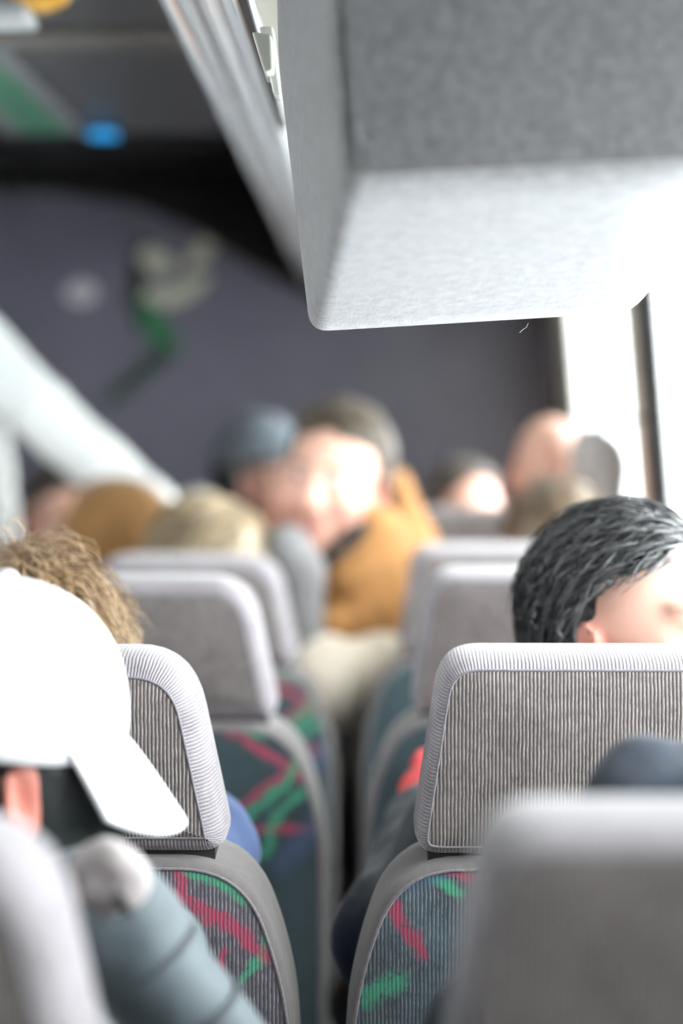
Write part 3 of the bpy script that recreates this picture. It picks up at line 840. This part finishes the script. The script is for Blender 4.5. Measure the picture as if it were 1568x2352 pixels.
def ball_cap(head, m, parent, org, low=.035, brim_drop=.055, bl=.075, name='cap'):
    """baseball cap: six-panel crown, button, curved brim"""
    k = head.s; N, Mr = 64, 18; V, Fc = [], []; rx, ry, rz = .088, .108, .112
    c = np.array((0, -.012, low))
    for i in range(Mr + 1):
        t = (math.pi / 2) * i / Mr; ct = math.cos(t) ** .82
        for j in range(N):
            a = 2 * math.pi * j / N; seam = 1 - .006 * max(0, 1 - abs(((a / (math.pi / 3)) % 1) - .0) * 18)
            q = c + np.array((rx * ct * math.cos(a), ry * ct * math.sin(a) , rz * math.sin(t))) * seam
            q[2] += -.006 * math.cos(2 * a) * ct
            V.append(head.w(q) - np.array(org))
    for i in range(Mr):
        for j in range(N): j2 = (j+1) % N; Fc.append((i*N+j, i*N+j2, (i+1)*N+j2, (i+1)*N+j))
    cp = link(name, mesh(name, V, Fc), m, parent); md = cp.modifiers.new('cloth', 'SOLIDIFY'); md.thickness = .003; md.offset = 1
    V, Fc = [], []; A, B = 28, 10
    for i in range(A + 1):
        a = R_(90) + R_(48) * (2 * i / A - 1); u = 2 * i / A - 1
        for j in range(B + 1):
            f = j / B; edge = bl * (1 - .30 * abs(u) ** 3)
            e = np.array((rx * math.cos(a), ry * math.sin(a), 0)); q = c + e + np.array((0.12 * math.cos(a), 1, 0)) * edge * f
            x = q[0]; q[2] += .004 - brim_drop * f ** 1.1 * (edge / bl) - 2.4 * x * x * (.35 + .65 * f) + .012
            V.append(head.w(q) - np.array(org))
    for i in range(A):
        for j in range(B): Fc.append((i*(B+1)+j, (i+1)*(B+1)+j, (i+1)*(B+1)+j+1, i*(B+1)+j+1))
    br = link('brim', mesh('brim', V, Fc), m, cp); md = br.modifiers.new('board', 'SOLIDIFY'); md.thickness = .006; md.offset = 0
    md = br.modifiers.new('soft', 'BEVEL'); md.width = .0025; md.segments = 2
    bt = SDF(.002, .002).ell(head.w(c + np.array((0, 0, rz + .003))), (.008, .008, .004), head.R); bt.build('button', m, cp, org)
    return cp

def cloth(name, c, rough=.8, var=.15, scale=18, bump=.3, sheen=.2, **kw): return mat(name, c, rough, var, scale, bump, sheen, spec=.25, **kw)
M_JEAN = cloth('dark_blue_denim', (.035, .055, .09), .85, .25, 60)
M_BLK = cloth('black_cloth', (.014, .014, .016))
M_NAVY = cloth('navy_fleece', (.022, .030, .045), .95, .3, 45, .5, .15)

# the person in the white cap worn backwards, in the nearest left seat, turned to the left
hd = Head(at(-42, 1796, 1.48), 116, -4, 0, .95)
def capjk(J, d):
    J.cap(at(235, 2085, 1.36), at(330, 2200, 1.35), .034, .036, .03); J.cap(at(330, 2200, 1.35), at(510, 2460, 1.36), .036, .042, .02); J.cap(at(130, 2100, 1.36), at(235, 2085, 1.36), .04, .034, .03)
p, og, D = person('person in a white cap worn backwards and blue grey jacket, nearest left seat', hd, (XSL, 1.29, .52), cloth('blue_grey_jacket', (.088, .112, .126), .6, .10, 12, .2), M_BLK,
    lean=(-.6, .8, 0), coll=.024, hood=.030, shoulder=.16, h=.006, thick=1.0, jfn=capjk, tone=.95, flush=1.2)
ch = Head(at(-46, 1772, 1.48), 272, 13, 0, 1.0)
hair(hd, hairm('black_hair', (.012, .014, .015), (.05, .06, .06)), p, og, .006, low=-.05, nape=-.12, strands=700, length=.03, comb=(0, -.3, -1), seed=1, under=(ch.w((0, 0, .033)), ch.R @ np.array((0, 0, 1.))))
ball_cap(ch, mat('white_cap_cotton', (.90, .90, .92), .7, .02, 60, .1), p, og, low=.030, brim_drop=.052, bl=.058)
sa, sb_ = at(330, 2200, 1.35), at(510, 2460, 1.36); ax_d = (sb_ - sa).normalized(); u_ = ax_d.cross(Vector((0, 1, 0))).normalized(); v_ = ax_d.cross(u_)
for f_, r_ in ((.02, .0385), (.55, .0415)):
    c_ = sa.lerp(sb_, f_) - Vector(og); MB().tube([c_ + (u_ * math.cos(i * math.pi / 14) + v_ * math.sin(i * math.pi / 14)) * r_ for i in range(28)], .0028, 6, True).build('sleeve_seam', mat('dark_seam_tape', (.05, .06, .07), .7, .1, 40), p, smooth=True)
gl = SDF(.005, .02); M_GL = cloth('grey_collar_lining', (.40, .36, .36), .9, .2, 40, .5)
a_ = [at(205, 1985, 1.30), at(250, 1975, 1.29), at(300, 2000, 1.29), at(312, 2035, 1.29)]
for i in range(3): gl.cap(a_[i], a_[i+1], .012, .011, .008)
gl.cap(at(215, 2040, 1.29), at(285, 2055, 1.285), .013, .009, .006); gl.cap(at(205, 2000, 1.29), at(240, 2085, 1.29), .012, .008, .006)
gl.disp(lambda P: .003 * noise3(P, 70, 4))
gl.build('collar_lining', M_GL, p, og)
MB().tube([at(262, 2058, 1.265) - Vector(og), at(282, 2072, 1.263) - Vector(og), at(298, 2098, 1.263) - Vector(og)], [.003, .0035, .0035], 8).build('drawcord_toggle', M_BLACK, p, smooth=True)

# the dark haired passenger beyond the sharp right seat
hd = Head(at(1478, 1470, 2.02), -131, -4, -6, 1.0)
p, og, D = person('dark haired person facing right beyond the sharp ribbed seat by the window', hd, (XSR + .02, 2.04, .52), cloth('blue_black_jacket', (.02, .026, .036)), M_BLK, lean=(.1, 1, 0), coll=.02, tone=1.0, shoulder=.15, arms=[(np.array((.012, 2.10, .81)), np.array(at(988, 1880, 2.28))), (np.array((XSR + .21, 2.16, .74)), np.array((XSR + .10, 2.38, .66)))])
hair(hd, hairm('wet_dark_hair', (.006, .006, .007), (.075, .078, .082), .2), p, og, .012, low=-.025, nape=-.11, strands=3000, length=.085, comb=(.3, -.9, .1), curl=.32, rad=.0014, lift=.06, temple=.034, wild=.17, h=.004, lump=.006, lumps=45, seed=2, face_z=.070, whorl=(-.03, .085, .085))
rc = SDF(.004, .006); w_ = np.array(at(988, 1880, 2.28)); d_ = unit(w_ - np.array((.012, 2.10, .81))); hand(rc, w_, d_, 1, .7, 1.12); rc.cap(w_ - d_ * .022, w_ + d_ * .03, .044, .036)
rc.build('red_glove', cloth('bright_red_knit', (.62, .02, .025)), p, og)

# navy jacket of the slumped passenger behind the blurred right seat
hd = Head((.38, 1.53, .96), -60, 62, 25, .92)
def nav(J, d):
    J.cap(at(1470, 1775, 1.40), at(1640, 1765, 1.42), .018, .022, .03); J.cap(at(1470, 1890, 1.38), at(1660, 1890, 1.38), .035, .05, .03); J.cap(at(1470, 1775, 1.40), at(1450, 1870, 1.38), .018, .026, .03)
p, og, D = person('person in a navy fleece slumped forward between the two right seats', hd, (XSR + .02, 1.30, .52), M_NAVY, M_BLK, lean=(0, 1, 0), neck=(.31, 1.42, .93), jfn=nav, shoulder=.14,
    arms=[(np.array(at(1165, 2420, 1.42)), (.12, 1.55, .70)), ((.42, 1.42, .72), (.34, 1.55, .66))])
hair(hd, hairm('brown_hair_dark', (.03, .02, .014), (.16, .10, .06)), p, og, .014, strands=300, seed=3)

# light brown messy hair beside the white cap
hd = Head(at(35, 1585, 2.05), 10, 5, 6, 1.0)
p, og, D = person('light brown haired person in a blue jacket, half hidden behind the white cap', hd, (XSL + .0, 2.04, .52), cloth('bright_blue_jacket', (.055, .10, .24), .7, .1, 14, .2), M_JEAN, arms=[(np.array((XSL - .26, 2.15, .75)), np.array((XSL - .12, 2.36, .66))), (np.array(at(452, 1950, 2.08)), np.array((XSL + .10, 2.36, .66)))], shoulder=.145)
hair(hd, hairm('tawny_hair', (.13, .075, .035), (.62, .43, .24)), p, og, .016, low=-.10, nape=-.16, strands=1500, length=.10, comb=(.3, -.5, -.9), curl=.35, lift=.45, rad=.0011, seed=4)

# blond passenger in the third left seat
hd = Head(at(478, 1345, 3.47), 20, 0, 8, 1.05)
def grj(J, d): J.cap(at(655, 1255, 3.42), at(690, 1320, 3.42), .028, .035, .03); J.cap(at(690, 1320, 3.42), at(690, 1500, 3.42), .035, .04, .03); J.cap(at(520, 1330, 3.45), at(655, 1262, 3.42), .06, .03, .04)
p, og, D = person('blond haired person in a grey jacket seen from behind, centre left', hd, (XSL, 3.54, .52), cloth('grey_jacket', (.20, .195, .20), .8, .1, 20), M_JEAN, jfn=grj)
hair(hd, hairm('blond_hair', (.09, .06, .03), (.64, .50, .32)), p, og, .022, low=-.12, nape=-.18, strands=1100, length=.11, comb=(-.9, -.4, -.8), curl=.05, lift=.12, rad=.0016, seed=5)

# brown curly hair in the third right seat
hd = Head(at(1278, 1290, 3.47), 5, 0, 0, .98)
p, og, D = person('brown curly haired person seen from behind below the bald head', hd, (XSR, 3.54, .52), cloth('brown_knit', (.16, .12, .09)), M_BLK)
hair(hd, hairm('curly_brown_hair', (.03, .018, .009), (.22, .14, .07)), p, og, .020, low=-.08, nape=-.15, strands=900, length=.05, comb=(.3, -.6, -.5), curl=.8, lift=.4, rad=.0016, seed=6, lump=.006)

# the smiling man in the tan coat who turns round in the gap between the seats
hd = Head(at(766, 1110, 3.60), 163, 3, 9, 1.10)
M_TAN = cloth('tan_corduroy_coat', (.42, .205, .07), .8, .18, 16, .3)
def tanj(J, d):
    J.cap(at(905, 1110, 3.72), at(925, 1230, 3.66), .030, .045, .03); J.cap(at(865, 1215, 3.56), at(790, 1330, 3.54), .045, .05, .04); J.cap(at(925, 1230, 3.66), at(870, 1330, 3.60), .05, .06, .04)
    J.cap(at(870, 1330, 3.60), at(840, 1420, 3.58), .07, .065, .05); J.cap(at(760, 1440, 3.5), at(900, 1430, 3.55), .036, .042, .03); J.cap(at(900, 1430, 3.55), at(915, 1300, 3.62), .042, .05, .03)
p, og, D = person('smiling man in a tan coat looking back through the gap between seats', hd, (-.055, 3.74, .83), M_TAN, cloth('cream_trousers', (.80, .72, .60), .85, .08, 20), cloth('brown_suede_boot', (.22, .13, .06)),
    lean=(-.2, -1, 0), neck=np.array(at(830, 1235, 3.66)), shoulder=.14, thick=.85, tone=1.12, jfn=tanj, jn='coat', flush=1.1, brow=(.2, .13, .08),
    legs=[(np.array((-.02, 3.72, .84)), np.array(at(875, 1555, 3.5)), np.array((-.01, 3.80, .40))), (np.array((-.09, 3.72, .84)), np.array(at(745, 1560, 3.42)), np.array((-.075, 3.76, .40)))],
    arms=[(np.array(at(930, 1400, 3.66)), np.array(at(985, 1480, 3.62))), (np.array(at(735, 1400, 3.70)), np.array(at(665, 1470, 3.56)))])
hair(hd, hairm('short_brown_hair', (.026, .017, .010), (.12, .085, .05)), p, og, .014, low=-.005, nape=-.09, strands=700, length=.035, comb=(.4, -.6, .5), lift=.4, seed=7, face_z=.074)
cs = SDF(.006, .012); q0 = [at(712, 1312, 3.50), at(765, 1275, 3.48), at(820, 1225, 3.50), at(862, 1185, 3.56)]
for i in range(3): cs.cap(q0[i], q0[i+1], .012, .012, .01)
cs.build('dark_strap', M_BLK, p, og)

# passengers further to the front
hd = Head(at(608, 1112, 4.80), -122, 10, -6, 1.05)
p, og, D = person('person in a grey beanie beside the smiling man in the tan coat', hd, (-.33, 5.02, .58), M_TAN, M_BLK, lean=(.9, -.4, 0), coll=.03, tone=.62,
                  legs=[(np.array((-.30, 5.08, .58)), np.array((-.02, 5.10, .58)), np.array((.0, 5.10, .09))), (np.array((-.30, 4.92, .58)), np.array((-.04, 4.86, .58)), np.array((-.02, 4.86, .09)))])
hair(hd, hairm('black_hair', 0, 0), p, og, .020, low=-.09, nape=-.12, strands=250, length=.04, comb=(0, -.3, -1), seed=8, under=(hd.w((0, 0, .065)), hd.R @ np.array((0, -.25, 1.))))
beanie(hd, cloth('slate_beanie_knit', (.16, .19, .225), .9, .12, 60, .4), p, og, .055, thick=.024)

hd = Head(at(1070, 1190, 4.72), -152, 4, 0, 1.0)
p, og, D = person('dark haired person with head bowed beyond the farthest right seat', hd, (.16, 4.95, .56), M_BLK, M_BLK, lean=(-.3, -1, 0),
                  legs=[(np.array((.10, 4.95, .56)), np.array((.08, 4.66, .56)), np.array((.08, 4.68, .09))), (np.array((.24, 4.95, .56)), np.array((.22, 4.66, .56)), np.array((.22, 4.68, .09)))])
hair(hd, hairm('dark_brown_hair', (.02, .015, .012), (.10, .07, .05)), p, og, .014, strands=300, length=.04, seed=9, face_z=.10)

hd = Head(at(1262, 1095, 4.25), 0, -2, 0, 1.0)
p, og, D = person('bald pink eared person seen from behind near the front window', hd, (.25, 4.36, .60), cloth('beige_jacket', (.55, .45, .33)), M_BLK, coll=.03, tone=1.0, flush=1.3, shoulder=.125, thick=.78)
HC = SDF(.006, .03)
HC.cap(at(1362, 1018, 4.02), at(1388, 1030, 4.02), .034, .030, .03); HC.cap(at(1355, 1060, 4.02), at(1398, 1070, 4.02), .036, .028, .03); HC.cap(at(1360, 1060, 4.02), at(1366, 1225, 4.02), .038, .040, .04); HC.cap(at(1398, 1070, 4.02), at(1396, 1225, 4.02), .026, .034, .04)
HC.disp(lambda P: .004 * noise3(P, 24, 8))
tag(HC.build('hanging_coat', cloth('soft_grey_wool', (.40, .385, .38), .9, .12, 20), None, at(1376, 1000, 4.02)), 'soft grey coat hanging beside the front window right of the bald head', 'coat')
_c = at(1376, 985, 4.02); SDFH = MB().tube([Vector((xr(_c.z) - .002, 4.02, _c.z + .02)), Vector((_c.x + .02, 4.02, _c.z + .012)), Vector((_c.x, 4.02, _c.z + .005))], .005, 8)
tag(SDFH.build('coat_hook', M_BLACK), 'small black hook holding the grey coat on the window pillar', 'hook')

hd = Head(at(140, 1200, 4.55), -148, 10, 0, .98)
p, og, D = person('dark haired pink faced person below the white sleeve', hd, (-.74, 4.72, .52), M_BLK, M_BLK)
hair(hd, hairm('dark_brown_hair', 0, 0), p, og, .012, strands=250, length=.04, seed=12, face_z=.085)

hd = Head(at(290, 1255, 4.05), -78, 6, 0, .90)
M_TAN2 = cloth('dark_tan_canvas', (.27, .14, .05), .85, .2, 18, .3)
p, og, D = person('person wearing a tan hood with peaked edge beneath the white sleeve', hd, (-.52, 4.16, .52), M_TAN2, M_JEAN, coll=.03, hood=.045, tone=.8)
hj = SDF(.006, .02); hj.ell(hd.w((0, -.02, .02)), (.098, .115, .122), hd.R, .03); hj.cap(hd.w((0, -.05, -.06)), hd.w((0, -.06, -.16)), .085, .10, .04); hj.cap(hd.w((-.05, .095, .075)), hd.w((.05, .095, .075)), .022, None, .03)
hj.ell(hd.w((0, .09, -.03)), (.068, .085, .085), hd.R, .02, '-'); hj.ell(hd.w((0, -.012, .0)), (.083, .10, .10), hd.R, .01, '-')
hj.disp(lambda P: .003 * noise3(P, 25, 3)); hj.build('hood', M_TAN2, p, og)
SDF(.003, .003).sph(hd.w((.088, -.005, -.035)), .011).build('earring', mat('silver', (.7, .7, .72), .3, .05, 20, metal=.8), p, og)

hd = Head(at(452, 1275, 4.42), 8, 0, 0, .96)
p, og, D = person('person in a cream knit hat almost hidden behind the blond hair', hd, (-.40, 4.48, .52), cloth('rust_knit', (.22, .09, .045)), M_JEAN)
beanie(hd, cloth('cream_hat_knit', (.48, .45, .40), .9, .1, 60, .4), p, og, .0, name='knit_hat')

# the standing person in a white puffer jacket who holds on with a straight arm
hd = Head(at(-185, 640, 4.27), -60, 5, 0, 1.0)
nk = hd.w((0, -.045, -.155)); S0 = np.array(at(-85, 795, 4.22)); W0 = np.array(at(345, 1160, 4.10)); E0 = S0 * .5 + W0 * .5 + np.array((0, 0, -.004))
nk = S0 + np.array((-.136, .085, .070)); hip = np.array((nk[0] + .10, 4.30, .90))
def pj(J, d):
    for i in range(9): J.cap(at(-75, 900 + i * 50, 4.22), at(-20 + i * 5, 905 + i * 50, 4.22), .038, .034, .012)
p, og, D = person('standing person in a white puffer jacket reaching a straight arm down', hd, hip, mat('white_puffer', (.86, .88, .87), .55, .03, 14, .15, sheen=.2), M_BLK, lean=(.5, .8, 0), neck=nk, shoulder=.16, puff=1, coll=.03, jfn=pj, thick=.80,
    arms=[(np.array((hip[0] - .24, 4.35, 1.15)), np.array((hip[0] - .2, 4.42, .93))), (E0, W0)],
    legs=[(hip + np.array((-.07, 0, 0)), np.array((hip[0] - .08, 4.30, .48)), np.array((hip[0] - .08, 4.28, .09))), (hip + np.array((.08, 0, 0)), np.array((hip[0] + .09, 4.30, .48)), np.array((hip[0] + .09, 4.28, .09)))])
hair(hd, hairm('dark_brown_hair', 0, 0), p, og, .014, low=-.10, nape=-.14, strands=300, length=.06, comb=(0, -.2, -1), seed=13)

# ------------------------------------------------------------------ things on the walls and the ceiling
SHADE_PTS = [at(a_, b_, YF - .03) for a_, b_ in [(-900, 300), (-900, 420), (120, 440), (310, 470), (440, 525), (560, 600), (760, 705), (900, 705), (900, 300)]]
struct(MB().prism(SHADE_PTS, (0, .03, 0)).build('shade_sheet', mat('painted_shade_black', (.010, .010, .011), .75, .1, 6, spec=.2)))  # added black sheet that paints the shade on the upper bulkhead
fg = empty('wall_decal', (at(380, 700, YF).x, YF, at(380, 700, YF).z), 'faded green and cream painted figure on the dark front bulkhead', 'wall decal')
def decal(name, pts, w, m, off):
    ob = Vector(fg.location); P = [at(a, b, YF) for a, b in pts]; L, Rr = [], []
    for i, q in enumerate(P):
        t = (P[min(i+1, len(P)-1)] - P[max(i-1, 0)]); t = Vector((t.x, 0, t.z)).normalized(); nn = Vector((-t.z, 0, t.x)); ww = w[i] * YF / F
        L.append(q + nn * ww); Rr.append(q - nn * ww)
    poly = [v - ob for v in L + Rr[::-1]]
    for v in poly: v.y = -off
    MB().prism(poly, (0, .0015, 0)).build(name, m, fg)
mg = mat('decal_green', (.010, .13, .045), .5, .15, 12); mdg = mat('decal_dark_green', (.012, .04, .026), .5, .15, 12); mc = mat('decal_cream', (.50, .49, .38), .5, .1, 12)
decal('dark_shape', [(330, 545), (318, 620), (312, 690), (335, 760)], [8, 22, 24, 18], mat('decal_black', (.012, .012, .012), .5, .1, 12), .002)
decal('green_shape', [(320, 690), (350, 740), (385, 790), (350, 840)], [14, 26, 30, 12], mg, .0035)
decal('dark_green_shape', [(385, 800), (330, 850), (280, 895), (248, 925)], [24, 18, 16, 10], mdg, .005)
decal('cream_spot', [(325, 578), (345, 592), (375, 608), (400, 622)], [14, 26, 26, 10], mc, .0065)
decal('cream_stroke', [(430, 615), (455, 590), (480, 555), (490, 510)], [12, 20, 18, 12], mc, .0065)
decal('cream_stroke', [(332, 672), (380, 688), (430, 668), (478, 635)], [14, 20, 20, 10], mc, .008)
def disc(name, pxy, rx, rz, m, label, cat):
    c = at(*pxy, YF); P = [Vector((rx * math.cos(a), -.008, rz * math.sin(a))) for a in [2 * math.pi * i / 28 for i in range(28)]]
    o = MB().prism(P, (0, .008, 0)).build(name, m, None, (c.x, YF, c.z), bevel=.003); return tag(o, label, cat)
disc('wall_badge', (187, 672), .046, .034, mat('pale_badge', (.55, .53, .56), .3, .05, 20), 'small pale oval badge on the dark bulkhead left of the figure', 'badge')
disc('screw_cover', (44, 480), .022, .022, mat('dull_badge', (.10, .10, .10), .4, .05, 20), 'dim round screw cover high on the dark bulkhead', 'screw cover')
# blue lamp at the end of the dark ceiling
c = at(237, 288, 3.98)
bl = empty('indicator_lamp', (c.x, 3.98, ZC), 'small blue lamp at the front end of the dark ceiling', 'lamp')
MB().box((-.032, -.03, -.012), (.032, .03, 0)).build('housing', M_BLACK, bl, bevel=.003)
b = NB('blue_lens'); b.set(Roughness=.3); b.b.inputs['Base Color'].default_value = (.01, .14, .32, 1); b.b.inputs['Emission Color'].default_value = (.01, .22, .5, 1); b.b.inputs['Emission Strength'].default_value = .35
MB().box((-.026, -.031, -.024), (.026, .024, -.011)).build('lens', b.m, bl, bevel=.003)
# yellow roof hatch handle, top left corner
c = at(70, 0, 2.62)
hh = empty('hatch_handle', (c.x, 2.62, ZC), 'yellow orange roof hatch handle in a black housing, top left corner', 'handle')
zb = c.z - ZC
MB().box((-.10, -.05, zb + .03), (.06, .05, 0)).build('housing', M_BLACK, hh, bevel=.01)
MB().prism([(-.025, -.05, zb + .045), (.055, -.05, zb + .05), (.050, -.05, zb - .005), (.012, -.05, zb - .018), (-.022, -.05, zb - .004)], (0, .06, 0)).build('grip', mat('orange_grip', (.85, .38, .02), .45, .25, 30, c2=(.9, .55, .12)), hh, bevel=.008)
MB().box((-.07, -.045, zb - .03), (.0, .05, zb - .012)).build('rim', mat('pale_rim', (.5, .52, .52), .4, .05, 20), hh, bevel=.004)
